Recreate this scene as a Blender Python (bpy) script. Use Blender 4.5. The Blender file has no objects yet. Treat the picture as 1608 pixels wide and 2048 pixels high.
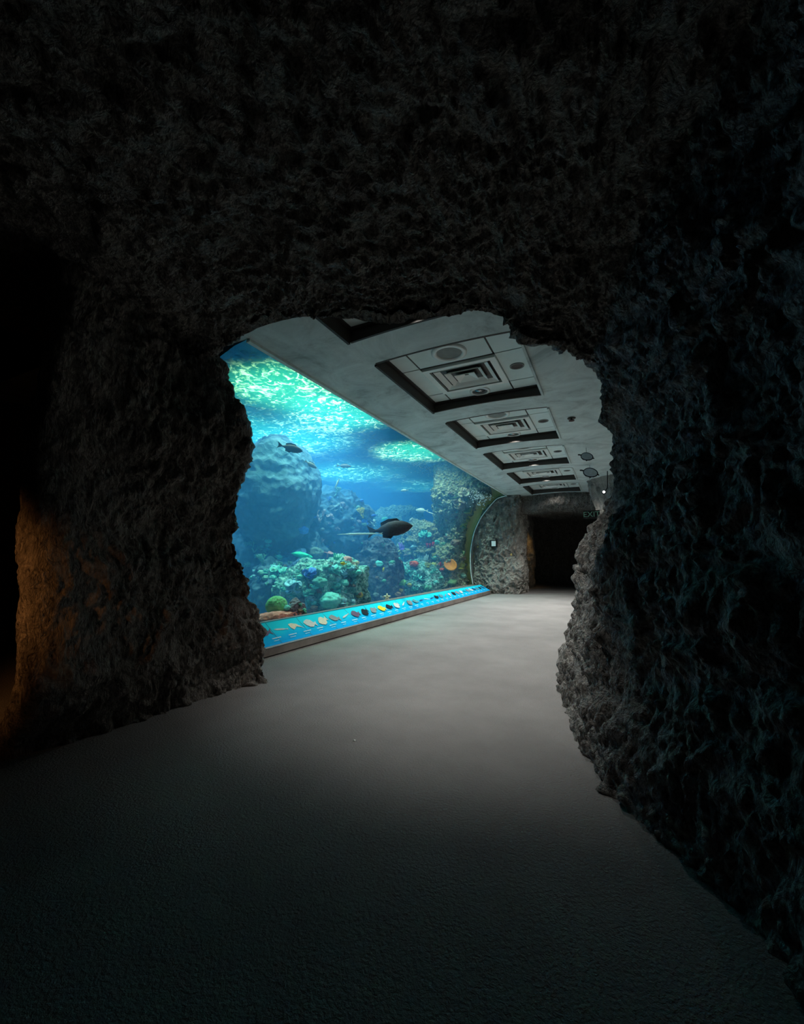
import bpy, bmesh, math, random
from mathutils import Vector, Matrix, noise
random.seed(7)
C = bpy.context.scene.collection
# ------------------------------------------------------------------ camera maths
F = 830.; CX, CY = 804., 1024.; V1 = (1216., 1113.); EYE = 1.5
fy = Vector((V1[0]-CX, -(V1[1]-CY), F)).normalized()
pt = math.atan((V1[1]-CY)/F)
up = Vector((0, math.cos(pt), math.sin(pt)))
rx = -(Vector((fy.y*up.z-fy.z*up.y, fy.z*up.x-fy.x*up.z, fy.x*up.y-fy.y*up.x)))
def ray(px, py):
    c = Vector((px-CX, -(py-CY), F)); return Vector((c.dot(rx), c.dot(fy), c.dot(up)))
def aty(px, py, y):
    d = ray(px, py); t = y/d.y; return Vector((d.x*t, y, EYE+d.z*t))
def atx(px, py, x):
    d = ray(px, py); t = x/d.x; return Vector((x, d.y*t, EYE+d.z*t))
def atz(px, py, z):
    d = ray(px, py); t = (z-EYE)/d.z; return Vector((d.x*t, d.y*t, z))
cam = bpy.data.cameras.new('camera'); co = bpy.data.objects.new('camera', cam); C.objects.link(co)
right = Vector((rx.x, fy.x, up.x)); upv = Vector((rx.y, fy.y, up.y)); fwd = Vector((rx.z, fy.z, up.z))
M = Matrix((right, upv, -fwd)).transposed().to_4x4(); M.translation = Vector((0, 0, EYE))
co.matrix_world = M
cam.sensor_fit = 'VERTICAL'; cam.sensor_height = 24; cam.lens = F/2048*24; cam.clip_start = .05; cam.clip_end = 200
bpy.context.scene.camera = co
sc = bpy.context.scene
sc.view_settings.view_transform = 'Standard'; sc.view_settings.look = 'None'
sc.view_settings.gamma = 1; sc.view_settings.exposure = 0
sc.cycles.use_denoising = True
sc.cycles.max_bounces = 10; sc.cycles.volume_bounces = 1; sc.cycles.transparent_max_bounces = 16
sc.cycles.caustics_reflective = False; sc.cycles.caustics_refractive = False
sc.cycles.sample_clamp_indirect = 4
w = bpy.data.worlds.new('dark_world'); sc.world = w; w.use_nodes = True
w.node_tree.nodes['Background'].inputs[0].default_value = (0, 0, 0, 1)

# ------------------------------------------------------------------ light and water settings
DLP = [380, 430, 600, 800, 950, 25]; DLA = 132
ABSC = (.04, .55, .88, 1); ABSD = .085; SCC = (.10, .42, 1., 1); SCD = .105; AMB = 125
LAMPS = [((-7.0, 7.2, 8.6), (-7.0, 8.0, 2), 5600, (.75, 1, .70), 62), ((-6.6, 9.8, 8.6), (-7.2, 9.6, 1), 6200, (.85, 1, .95), 66), ((-10, 11, 8.8), (-10, 11, 2), 7000, (.5, .8, 1), 90),
         ((-6.7, 14.2, 8.6), (-6.7, 15.2, 1), 6200, (.9, 1, .9), 70), ((-12.5, 7.5, 8.8), (-11, 9, 2), 6000, (.45, .75, 1), 95), ((-12, 17, 8.8), (-11, 17, 2), 6000, (.4, .75, 1), 95),
         ((-10, 23, 8.8), (-10, 21, 2), 3000, (.35, .65, 1), 90)]

# ------------------------------------------------------------------ materials
def srgb(r, g, b):
    f = lambda c: (c/255/12.92 if c/255 <= .04045 else ((c/255+.055)/1.055)**2.4)
    return (f(r), f(g), f(b), 1)
class NT:
    def __init__(s, name):
        s.m = bpy.data.materials.new(name); s.m.use_nodes = True; s.t = s.m.node_tree; s.n = s.t.nodes; s.n.clear()
        s.out = s.n.new('ShaderNodeOutputMaterial')
    def new(s, typ, **kw):
        n = s.n.new(typ)
        for k, v in kw.items():
            if k.startswith('i_'):
                key = k[2:].replace('_', ' '); n.inputs[key].default_value = v
            else: setattr(n, k, v)
        return n
    def link(s, a, b): s.t.links.new(a, b)
    def coord(s, scale=(1, 1, 1)):
        g = s.new('ShaderNodeNewGeometry'); mp = s.new('ShaderNodeMapping'); mp.inputs['Scale'].default_value = scale
        s.link(g.outputs['Position'], mp.inputs['Vector']); return mp.outputs[0]
    def noise(s, vec, scale, detail=6, rough=.6, typ='FBM', dist=0.):
        n = s.new('ShaderNodeTexNoise', noise_type=typ, normalize=(typ == 'FBM'))
        n.inputs['Scale'].default_value = scale; n.inputs['Detail'].default_value = detail
        n.inputs['Roughness'].default_value = rough; n.inputs['Distortion'].default_value = dist
        s.link(vec, n.inputs['Vector']); return n.outputs['Fac']
    def ramp(s, fac, stops):
        r = s.new('ShaderNodeValToRGB'); e = r.color_ramp.elements
        while len(e) < len(stops): e.new(.5)
        for i, (p, c) in enumerate(stops): e[i].position = p; e[i].color = c
        s.link(fac, r.inputs[0]); return r.outputs[0]
    def bsdf(s, rough=.8, spec=.3, metal=0.):
        b = s.new('ShaderNodeBsdfPrincipled'); b.inputs['Roughness'].default_value = rough
        b.inputs['Specular IOR Level'].default_value = spec; b.inputs['Metallic'].default_value = metal
        s.link(b.outputs[0], s.out.inputs[0]); return b
    def bump(s, b, h, strength, dist):
        n = s.new('ShaderNodeBump'); n.inputs['Strength'].default_value = strength; n.inputs['Distance'].default_value = dist
        s.link(h, n.inputs['Height']); s.link(n.outputs[0], b.inputs['Normal'])
def plain(name, col, rough=.6, spec=.3, metal=0., var=.12, nscale=12):
    t = NT(name); b = t.bsdf(rough, spec, metal)
    f = t.noise(t.coord(), nscale, 4)
    a = tuple(c*(1-var) for c in col[:3])+(1,); d = tuple(min(1, c*(1+var)) for c in col[:3])+(1,)
    t.link(t.ramp(f, [(.3, a), (.7, d)]), b.inputs['Base Color']); return t.m
def rockmat(name, dark, light, scale=6., bs=1., bd=.05, rough=.75, spec=.3, stretch=(1, 1, .6), mott=.0):
    t = NT(name); b = t.bsdf(rough, spec); v = t.coord(stretch)
    f = t.noise(v, scale*.5, 8, .65)
    sh = t.new('ShaderNodeVectorMath', operation='ADD'); sh.inputs[1].default_value = (3.7, 8.1, 1.3); t.link(v, sh.inputs[0])
    f3 = t.noise(sh.outputs[0], scale*2.2, 5, .7, 'FBM', 1.5)  # mottle: mineral tones at random, also standing in for shade in the pits
    mi = t.new('ShaderNodeMath', operation='MULTIPLY_ADD'); mi.inputs[1].default_value = mott; t.link(f3, mi.inputs[0])
    m0 = t.new('ShaderNodeMath', operation='MULTIPLY'); m0.inputs[1].default_value = 1-mott; t.link(f, m0.inputs[0]); t.link(m0.outputs[0], mi.inputs[2])
    t.link(t.ramp(mi.outputs[0], [(.40-.1*(1-mott), dark), (.60+.1*(1-mott), light)]), b.inputs['Base Color'])
    h1 = t.noise(v, scale, 7, .6, 'FBM', .8); h2 = t.noise(v, scale*3.1, 5, .6, 'FBM', 1.2)
    sub = t.new('ShaderNodeMath', operation='ABSOLUTE'); s0 = t.new('ShaderNodeMath', operation='SUBTRACT'); s0.inputs[1].default_value = .5
    t.link(h1, s0.inputs[0]); t.link(s0.outputs[0], sub.inputs[0])
    mu = t.new('ShaderNodeMath', operation='MULTIPLY_ADD'); mu.inputs[1].default_value = .35
    t.link(h2, mu.inputs[0]); t.link(sub.outputs[0], mu.inputs[2])
    t.bump(b, mu.outputs[0], bs, bd); return t.m
def emit(name, col, st):
    t = NT(name); e = t.new('ShaderNodeEmission'); e.inputs[0].default_value = col; e.inputs[1].default_value = st
    t.link(e.outputs[0], t.out.inputs[0]); return t.m
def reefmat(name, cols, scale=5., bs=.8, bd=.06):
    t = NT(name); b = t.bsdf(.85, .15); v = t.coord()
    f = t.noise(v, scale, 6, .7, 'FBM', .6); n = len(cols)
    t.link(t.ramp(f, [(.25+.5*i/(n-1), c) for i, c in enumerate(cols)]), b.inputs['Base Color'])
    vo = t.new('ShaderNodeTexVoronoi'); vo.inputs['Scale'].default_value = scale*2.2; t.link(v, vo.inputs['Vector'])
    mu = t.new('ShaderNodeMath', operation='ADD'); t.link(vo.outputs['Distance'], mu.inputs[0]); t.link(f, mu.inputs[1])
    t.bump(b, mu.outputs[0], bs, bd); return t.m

ROCK = rockmat('cave_rock', (.02, .019, .017, 1), (.50, .475, .43, 1), 9, 1., .22, .55, .4, mott=.75)
ROCKP = rockmat('pillar_rock', (.14, .13, .12, 1), (.80, .76, .68, 1), 8, 1., .30, .7, .3, mott=.35)
CONC = None
t = NT('ceiling_plaster'); b = t.bsdf(.75, .25); v = t.coord()
f = t.noise(v, 1.6, 8, .7, 'FBM', 1.)
t.link(t.ramp(f, [(.32, (.36, .44, .44, 1)), (.46, (.56, .66, .66, 1)), (.56, (.64, .75, .75, 1)), (.70, (.74, .86, .86, 1))]), b.inputs['Base Color'])
t.bump(b, t.noise(v, 9, 6, .6), .25, .03); CONC = t.m
t = NT('grey_carpet'); b = t.bsdf(.95, .1); v = t.coord()
f = t.noise(v, .9, 5, .6); t.link(t.ramp(f, [(.3, (.20, .195, .19, 1)), (.7, (.27, .262, .255, 1))]), b.inputs['Base Color'])
f2 = t.noise(v, 55, 3, .7); t.bump(b, f2, .8, .02); CARPET = t.m
DARKTRIM = plain('dark_brown_metal', (.02, .016, .014, 1), .5, .4)
TILE = plain('ceiling_tile_paint', (.76, .88, .87, 1), .8, .1, 0, .05, 4)
GRID = plain('tile_grid_paint', (.10, .105, .10, 1), .5)
WHITE = plain('white_enamel', (.88, .93, .90, 1), .4, .4, 0, .03)
GREYM = plain('speaker_mesh', (.26, .28, .27, 1), .7)
DARK = plain('dark_interior', (.012, .012, .012, 1), .6)
CHROME = plain('reflector_metal', (.5, .5, .5, 1), .25, .5, .9, .02)
RAILB = rockmat('rail_concrete', (.12, .105, .095, 1), (.24, .215, .195, 1), 4, .2, .01)
STEEL = plain('brushed_steel', (.45, .46, .45, 1), .35, .5, .7, .06, 30)
RIMGLINT = plain('pale_rim_and_refraction', (.70, .82, .80, 1), .4)  # pale window rim, and the refraction line painted along the glass top
GASK = plain('black_gasket', (.012, .012, .012, 1), .5)
BEIGE = rockmat('beige_tank_render', (.55, .42, .14, 1), (.88, .70, .30, 1), 3, .4, .03)

# ------------------------------------------------------------------ helpers
def tag(o, label=None, cat=None, group=None, kind=None):
    if label: o['label'] = label
    if cat: o['category'] = cat
    if group: o['group'] = group
    if kind: o['kind'] = kind
    return o
def mesh(name, verts, faces, m, parent=None, smooth=False, world=True):
    me = bpy.data.meshes.new(name)
    off = Vector((0, 0, 0))
    if parent is not None and world: off = parent.location
    me.from_pydata([tuple(Vector(v)-off) for v in verts], [], faces)
    ms = m if isinstance(m, (list, tuple)) else [m]
    for q in ms: me.materials.append(q)
    if smooth: me.polygons.foreach_set('use_smooth', [True]*len(me.polygons))
    me.update()
    o = bpy.data.objects.new(name, me); C.objects.link(o)
    if parent is not None: o.parent = parent
    return o
def empty(name, loc, label, cat, group=None):
    o = bpy.data.objects.new(name, None); C.objects.link(o); o.location = loc; o.empty_display_size = .1
    return tag(o, label, cat, group)
def copy_tree(o, parent=None):
    c = o.copy(); C.objects.link(c); c.parent = parent
    for ch in list(o.children): copy_tree(ch, c)
    return c
class G:
    def __init__(s): s.v = []; s.f = []
    def add(s, vs, fs):
        n = len(s.v); s.v += [Vector(q) for q in vs]; s.f += [tuple(i+n for i in f) for f in fs]
    def box(s, a, b):
        x0, y0, z0 = a; x1, y1, z1 = b
        s.add([(x0,y0,z0),(x1,y0,z0),(x1,y1,z0),(x0,y1,z0),(x0,y0,z1),(x1,y0,z1),(x1,y1,z1),(x0,y1,z1)],
              [(0,3,2,1),(4,5,6,7),(0,1,5,4),(1,2,6,5),(2,3,7,6),(3,0,4,7)])
    def tube(s, pts, r, n=8, flat=1.):
        pts = [Vector(p) for p in pts]; rs = r if isinstance(r, (list, tuple)) else [r]*len(pts)
        rings = []
        ref = Vector((0, 0, 1))
        for i, p in enumerate(pts):
            d = (pts[min(i+1, len(pts)-1)]-pts[max(i-1, 0)]).normalized()
            if abs(d.dot(ref)) > .95: ref = Vector((1, 0, 0))
            a = d.cross(ref).normalized(); bb = d.cross(a).normalized(); ref = -bb if bb.dot(ref) < 0 else bb
            rings.append([p+a*math.cos(k*2*math.pi/n)*rs[i]*flat+bb*math.sin(k*2*math.pi/n)*rs[i] for k in range(n)])
        vs = [q for R in rings for q in R]; fs = []
        for i in range(len(pts)-1):
            for k in range(n): fs.append((i*n+k, i*n+(k+1) % n, (i+1)*n+(k+1) % n, (i+1)*n+k))
        fs.append(tuple(range(n))[::-1]); fs.append(tuple((len(pts)-1)*n+k for k in range(n)))
        s.add(vs, fs)
    def lathe(s, prof, c, n=32, ax=Vector((0, 0, 1)), sy=1.):
        ax = Vector(ax).normalized(); a = ax.orthogonal().normalized(); b_ = ax.cross(a)
        vs = []
        for r, h in prof:
            for k in range(n):
                th = k*2*math.pi/n; vs.append(Vector(c)+a*r*math.cos(th)+b_*r*sy*math.sin(th)+ax*h)
        fs = []
        for i in range(len(prof)-1):
            for k in range(n): fs.append((i*n+k, i*n+(k+1) % n, (i+1)*n+(k+1) % n, (i+1)*n+k))
        if prof[0][0] > 1e-4: fs.append(tuple(range(n))[::-1])
        if prof[-1][0] > 1e-4: fs.append(tuple((len(prof)-1)*n+k for k in range(n)))
        s.add(vs, fs)
    def obj(s, name, m, parent=None, smooth=False): return mesh(name, s.v, s.f, m, parent, smooth)
def ridged(p, s, o=4): return noise.ridged_multi_fractal(p*s, 1., 2.1, o, 1., 2.)
def rockdisp(p, amp=1.):
    a = noise.noise(p*.9)*.16+noise.noise(p*2.1+Vector((9, 3, 1)))*.09
    q = p+Vector((noise.noise(p*3), noise.noise(p*3+Vector((5, 5, 5))), noise.noise(p*3+Vector((8, 1, 2)))))*.12
    q.z *= .7
    b_ = abs(noise.noise(q*4.2))*.13+abs(noise.noise(q*9.))*.10+abs(noise.noise(q*19.))*.065+abs(noise.noise(q*38.))*.025
    return (a-b_+.07)*amp
def sheet(name, P, nu, nv, amp, m, closed=False, flip=False, disp=rockdisp, parent=None, ampf=None):
    pts = [[Vector(P(i/(nu if closed else nu-1), j/(nv-1))) for i in range(nu)] for j in range(nv)]
    out = []
    for j in range(nv):
        for i in range(nu):
            a = pts[j][(i+1) % nu if closed else min(i+1, nu-1)]-pts[j][(i-1) if closed else max(i-1, 0)]
            b_ = pts[min(j+1, nv-1)][i]-pts[max(j-1, 0)][i]
            n = a.cross(b_)
            n = n.normalized() if n.length > 1e-9 else Vector((0, 0, 1))
            if flip: n = -n
            p = pts[j][i]; A = amp*(ampf(p) if ampf else 1)
            out.append(p+n*disp(p, A))
    fs = []
    for j in range(nv-1):
        for i in range(nu if closed else nu-1):
            k = (i+1) % nu; q = (j*nu+i, j*nu+k, (j+1)*nu+k, (j+1)*nu+i); fs.append(q if not flip else q[::-1])
    return mesh(name, out, fs, m, parent, True)
def interp(tab, x):
    if x <= tab[0][0]: return tab[0][1]
    for (a, va), (b_, vb) in zip(tab, tab[1:]):
        if x <= b_:
            k = (x-a)/(b_-a); return va+(vb-va)*k
    return tab[-1][1]
def path(pts, u, closed=False):
    pts = [Vector(p) for p in pts]
    if closed: pts = pts+[pts[0]]
    L = [0]
    for a, b_ in zip(pts, pts[1:]): L.append(L[-1]+(b_-a).length)
    s = u*L[-1]
    for i in range(len(pts)-1):
        if s <= L[i+1] or i == len(pts)-2:
            k = (s-L[i])/max(1e-9, L[i+1]-L[i])
            p0 = pts[i-1] if i > 0 else (pts[-2] if closed else pts[0]); p3 = pts[i+2] if i+2 < len(pts) else (pts[1] if closed else pts[-1])
            a, b_ = pts[i], pts[i+1]
            # gentle catmull-rom
            m0 = (b_-p0)*.35; m1 = (p3-a)*.35; mx = (b_-a).length*1.2
            if m0.length > mx: m0 = m0.normalized()*mx
            if m1.length > mx: m1 = m1.normalized()*mx
            h = k*k*(3-2*k)
            return a*(2*k**3-3*k*k+1)+m0*(k**3-2*k*k+k)+b_*(-2*k**3+3*k*k)+m1*(k**3-k*k)
# glass profile (x, z)
PROF = [(-5.12, .36), (-5.19, .8), (-5.21, 1.2), (-5.19, 1.77), (-5.03, 2.5), (-4.72, 3.13), (-4.30, 3.63), (-4.03, 3.89), (-3.80, 3.97), (-3.60, 4.0)]
def profpt(u):
    p = path([(a, 0, b_) for a, b_ in PROF], u); return p.x, p.z
Y0, Y1 = 3.3, 17.0

# ------------------------------------------------------------------ floor and shell
def floor_():
    g = G(); g.add([(-12, -6, 0), (4, -6, 0), (4, 27, 0), (-12, 27, 0)], [(0, 1, 2, 3)])
    g.box((-12, -6, -.2), (4, 27, -.01))
    return tag(g.obj('floor', CARPET), 'grey looped carpet running from the dark cave into the corridor', 'carpet', kind='structure')
floor_()
# left rock pillar -------------------------------------------------------------
LP = [(1362, 533), (1345, 528), (1318, 522), (1285, 529), (1265, 528), (1230, 520), (1180, 512), (1130, 506), (1105, 492), (1090, 487), (1065, 486), (1030, 485), (985, 482),
      (950, 488), (905, 499), (880, 494), (830, 486), (780, 470), (720, 453), (692, 442), (650, 440)]
pillar = []
for py, px in LP:
    yA = interp([(650, 3.12), (692, 3.15), (905, 3.4), (1362, 3.92)], py); p = aty(px-9+max(0, min(13, (py-1180)/10)), py, yA); pillar.append((p.z, p.x-.01, yA))
pillar.sort()
zx = [(a, b_) for a, b_, c in pillar]; zy = [(a, c) for a, b_, c in pillar]
LB = [(1500, -20), (1440, 18), (1380, 38), (1250, 44), (1150, 50), (1050, 46), (900, 46), (830, 58), (760, 70), (650, 90), (560, 95)]
lb = sorted([(aty(px, py, 1.62).z, aty(px, py, 1.62).x) for px, py in [(px+34, py) for py, px in LB]])
def pillarP(u, v):
    u = u/.6*.30 if u < .6 else .30+(u-.6)/.4*.70
    z = -.03+v*4.5
    xA, yA, xB = interp(zx, z), interp(zy, z), interp(lb, z)
    xA += max(0, .15-z)*.1
    pts = [(xA, yA, z), (xA-.08, yA-.5, z), (xA+(xB-xA)*.4-.02, yA+(1.62-yA)*.62, z), (xB+.06, 1.78, z), (xB, 1.6, z), (xB-.3, 1.62, z), (xB-.7, 2.0, z), (-6.9, 3.3, z), (-5.6, 3.45, z), (-4.5, 3.4, z), (min(xA-.3, -3.9), max(3.3, yA-.05)+.02, z)]
    return path(pts, u, True)
tag(sheet('wall_left', pillarP, 460, 260, .78, rockmat('left_rock', (.03, .027, .024, 1), (.46, .42, .37, 1), 9, 1., .22, .45, .5, (1, 1, .45), .7), ampf=lambda p: .35+.65*min(1, max(0, (p.y-1.7)/1.0)), closed=True, flip=False), 'craggy dark rock wall left of the opening, tinged orange', 'rock wall', kind='structure')
# right rock wall --------------------------------------------------------------
RP = [(1365, 1122), (1300, 1124), (1250, 1127), (1200, 1130), (1140, 1133), (1100, 1142), (1070, 1162), (1045, 1180), (1020, 1192), (985, 1213), (940, 1221), (905, 1219), (880, 1212), (830, 1180), (760, 1175), (700, 1160), (640, 1150)]
rp = []
for py, px in RP:
    yA = interp([(640, 4.3), (1020, 4.7), (1365, 5.35)], py); p = aty(px+13, py, yA); rp.append((p.z, p.x+.03, yA))
rp.sort(); rzx = [(a, b_) for a, b_, c in rp]; rzy = [(a, c) for a, b_, c in rp]
BASE = [(-.42, 4.75), (-.24, 3.95), (-.03, 3.3), (.22, 2.75), (.6, 2.1), (.85, 1.2), (1.0, 0), (1.25, -4.2)]
FOOT = [(-.44, 4.62), (-.34, 4.0), (-.13, 3.25), (.12, 2.85), (.5, 2.2), (.8, 1.3), (.95, 0), (1.2, -4.2)]
def rightP(u, v):
    u = u/.6*.25 if u < .6 else .25+(u-.6)/.4*.75
    z = -.03+v*4.5
    xA, yA = interp(rzx, z), interp(rzy, z)
    k = min(1, max(0, z/.55)); dx = (xA+.5); pts = [(xA, yA, z)]
    for i, (b_, f_) in enumerate(zip(BASE, FOOT)):
        wgt = max(0, 1-i/5.)
        x = b_[0]*k+f_[0]*(1-k)+dx*wgt*k; y = b_[1]*k+f_[1]*(1-k)
        y = min(y, yA-.35) if i == 0 else y
        pts.append((x, y, z))
    pts += [(3.2, -4.3, z), (3.4, 3, z), (1.6, yA+.6, z), (max(xA+.4, .2), yA+.35, z)]
    return path(pts, u, True)
tag(sheet('wall_right', rightP, 620, 260, .75, ROCK, closed=True, flip=True), 'rough dark rock wall right of the opening', 'rock wall', kind='structure')
# overhead rock ----------------------------------------------------------------
LE = [(300, 760), (380, 720), (440, 696), (470, 678), (505, 660), (560, 643), (600, 634), (650, 633), (700, 634), (775, 643), (820, 636), (860, 632), (940, 620), (985, 624), (1015, 640), (1045, 672), (1075, 686), (1100, 684), (1130, 690), (1165, 712), (1230, 745), (1330, 800)]
le = []
for px, py in LE:
    yy = interp([(300, 2.9), (445, 3.02), (635, 3.0), (970, 3.45), (1160, 4.1), (1330, 4.6)], px); le.append(aty(px, py, yy))
def lintelP(u, v):
    e = path(le, u); W = Vector((-9+u*12.5, -4.3, 3.95))
    if v < .12:
        k = 1-v/.12; return Vector((e.x, e.y+.32*k**.6, e.z+.75*k))
    k = ((v-.12)/.88)**1.5
    x = e.x+(W.x-e.x)*k**1.3; y = e.y+(W.y-e.y)*k**1.5
    z = e.z+(3.93-e.z)*min(1, k*2.2)**.8 + .0
    return Vector((x, y, z))
tag(sheet('wall_arch', lintelP, 560, 260, .75, ROCK, flip=True), 'dark cave rock arching over the opening', 'rock ceiling', kind='structure')
# dark shell of the cave behind the camera and to the left
def shellP(u, v):
    return path([(3.0, -4.2, v*4.4-.05), (-8.5, -4.2, v*4.4-.05), (-8.9, 0, v*4.4-.05), (-8.5, 3.5, v*4.4-.05), (-6.0, 3.6, v*4.4-.05)], u)
tag(sheet('wall_back', shellP, 160, 50, .9, ROCK), 'unlit rock wall of the cave behind the viewer', 'rock wall', kind='structure')

# ------------------------------------------------------------------ corridor ceiling with coffers
CX0, CX1 = -2.62, -.81
COF = [(1.87+2.68*i, 3.92+2.68*i) for i in range(6)]
def cz(x): return 4.0+.055*max(0, 1-((x+1.7)/1.25)**2)
def ceiling_():
    xs = sorted(set([-3.6, -3.2, -2.9, CX0]+[CX0+(CX1-CX0)*i/14 for i in range(15)]+[CX1, -.4, 0, .5, 1.2]))
    ys = [1.5]+[y for c in COF for y in (c[0], c[1])]+[17.75]
    g = G(); idx = {}
    def V(i, j):
        if (i, j) not in idx: idx[i, j] = len(g.v); g.v.append(Vector((xs[i], ys[j], cz(xs[i]))))
        return idx[i, j]
    for j in range(len(ys)-1):
        hole = j % 2 == 1
        for i in range(len(xs)-1):
            if hole and CX0-1e-6 <= xs[i] and xs[i+1] <= CX1+1e-6: continue
            g.f.append((V(i, j), V(i, j+1), V(i+1, j+1), V(i+1, j)))
    g.add([(-3.6, 1.5, 4), (-3.6, 17.75, 4), (-3.6, 17.75, 4.9), (-3.6, 1.5, 4.9)], [(0, 1, 2, 3)])
    g.add([(-3.6, 1.5, 4.9), (-3.6, 17.75, 4.9), (1.2, 17.75, 4.9), (1.2, 1.5, 4.9)], [(0, 1, 2, 3)])
    g.add([(-9, 3.3, 4), (-3.6, 3.3, 4), (-3.6, 3.3, 4.9), (-9, 3.3, 4.9)], [(0, 1, 2, 3)])
    g.add([(-9, 2.6, 4), (-3.6, 2.6, 4), (-3.6, 3.3, 4), (-9, 3.3, 4)], [(0, 1, 2, 3)])
    return tag(g.obj('ceiling', CONC), 'grey-green plaster ceiling of the corridor with a row of square recesses', 'ceiling', kind='structure')
ceiling_()
ORD = ['nearest, half hidden by the rock arch', 'second', 'third', 'fourth', 'fifth', 'farthest']
WORD = ['first coffer, half hidden behind the rock arch', 'second coffer from the rock arch', 'third coffer from the rock arch', 'fourth coffer from the rock arch', 'fifth coffer from the rock arch', 'sixth coffer, farthest down the corridor']
ZP = 4.19
def coffer(y0, y1):
    root = empty('coffer_panel', ((CX0+CX1)/2, (y0+y1)/2, ZP), 'x', 'ceiling panel')
    L = root.location
    # side lining: dark metal, follows the vault below
    g = G(); N = 14
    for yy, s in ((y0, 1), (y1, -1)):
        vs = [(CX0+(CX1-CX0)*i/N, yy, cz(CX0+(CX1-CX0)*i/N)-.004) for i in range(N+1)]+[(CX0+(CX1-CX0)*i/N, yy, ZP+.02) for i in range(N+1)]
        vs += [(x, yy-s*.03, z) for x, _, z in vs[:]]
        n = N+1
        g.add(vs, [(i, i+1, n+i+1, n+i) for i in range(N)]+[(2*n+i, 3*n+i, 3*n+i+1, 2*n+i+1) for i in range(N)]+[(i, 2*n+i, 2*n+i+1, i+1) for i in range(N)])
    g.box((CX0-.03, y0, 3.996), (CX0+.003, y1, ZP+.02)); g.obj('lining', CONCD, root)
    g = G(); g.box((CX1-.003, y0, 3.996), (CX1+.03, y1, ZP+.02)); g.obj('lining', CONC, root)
    g = G()   # thin dark shadow-gap angle around the tiles
    e = .035
    g.box((CX0, y0, ZP-.03), (CX0+e, y1, ZP)); g.box((CX0, y0, ZP-.03), (CX1, y0+e, ZP)); g.box((CX0, y1-e, ZP-.03), (CX1, y1, ZP))
    g.obj('edge_trim', DARKTRIM, root)
    cxs = [CX0, CX0+.31, CX0+1.38, CX1]; cys = [y0, y0+.72, y0+1.70, y1]
    for i in range(3):
        for j in range(3):
            if (i, j) == (1, 1): continue
            a = .012
            g = G(); g.box((cxs[i]+a, cys[j]+a, ZP+.0), (cxs[i+1]-a, cys[j+1]-a, ZP+.015)); g.obj('ceiling_tile', TILE, root)
    g = G(); g.box((CX0, y0, ZP+.016), (CX1, y1, ZP+.03)); g.obj('tile_grid', DARKTRIM, root)
    return root
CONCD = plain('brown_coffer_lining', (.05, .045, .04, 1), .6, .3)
def diffuser(x, y):
    root = empty('air_diffuser', (x, y, ZP), 'x', 'air vent')
    def frame(g, s, wd, z0, z1, sy=.87):
        for a, b_, c, d in ((-s, -s, s, -s+wd), (-s, s-wd, s, s), (-s, -s+wd, -s+wd, s-wd), (s-wd, -s+wd, s, s-wd)):
            g.box((x+a, y+b_*sy, z0), (x+c, y+d*sy, z1))
    g = G(); frame(g, .53, .085, ZP-.035, ZP+.01); g.obj('frame', WHITE, root)
    g = G(); g.box((x-.45, y-.39, ZP+.04), (x+.45, y+.39, ZP+.05)); g.obj('duct_opening', DARK, root)
    for s0, s1, z0, z1 in ((.40, .30, ZP-.03, ZP+.035), (.27, .19, ZP-.035, ZP+.03), (.15, .02, ZP-.04, ZP+.02)):
        vs = []
        for s, z in ((s0, z0), (s1, z1), (s0, z0+.012)):
            for a, b_ in ((-1, -1), (1, -1), (1, 1), (-1, 1)): vs.append((x+a*s, y+b_*s*.87, z))
        fs = []
        for k in range(4):
            m_ = (k+1) % 4; fs += [(k, m_, 4+m_, 4+k), (8+k, 8+m_, m_, k)]
        fs.append((4, 5, 6, 7))
        mesh('vane', vs, fs, WHITE, root)
    return root
def ringspk(x, y):
    root = empty('ceiling_speaker', (x, y, ZP), 'x', 'speaker')
    g = G(); g.lathe([(.235, 0), (.235, -.022), (.18, -.03), (.165, -.008), (.165, 0)], (x, y, ZP), 40); g.obj('trim_ring', WHITE, root, True)
    g = G(); g.lathe([(0.001, -.012), (.165, -.006), (.165, 0)], (x, y, ZP), 40); g.obj('grille', GREYM, root)
    return root
def downlight(x, y):
    root = empty('downlight', (x, y, ZP), 'x', 'ceiling light')
    g = G(); g.lathe([(.165, .01), (.165, -.014), (.125, -.018), (.122, .01)], (x, y, ZP), 36); g.obj('trim_ring', WHITE, root, True)
    g = G(); g.lathe([(.122, -.012), (.10, .012), (.04, .0145)], (x, y, ZP), 36); g.obj('reflector', CHROME, root, True)
    g = G(); g.lathe([(0.001, -.012), (.03, -.008), (.034, .012)], (x, y, ZP), 20); g.obj('lamp', LAMPM, root, True)
    g = G(); g.box((x-.115, y-.012, ZP-.012), (x-.035, y+.012, ZP+.0)); g.obj('baffle', DARK, root)
    g = G(); g.box((x+.035, y-.012, ZP-.012), (x+.115, y+.012, ZP)); g.obj('baffle', DARK, root)
    return root
def sensor(x, y):
    root = empty('recessed_sensor', (x, y, ZP), 'x', 'ceiling sensor')
    g = G(); g.lathe([(.10, 0), (.10, -.012), (.085, -.014), (.08, -.002)], (x, y, ZP), 28); g.obj('rim', GREYM, root, True)
    g = G(); g.lathe([(0.001, -.006), (.08, -.003), (.08, 0)], (x, y, ZP), 28); g.obj('cover', DARKTRIM, root)
    return root
LAMPM = emit('lamp_glow', (1, 1, .96, 1), 1.2)
y0, y1 = COF[0]
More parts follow.
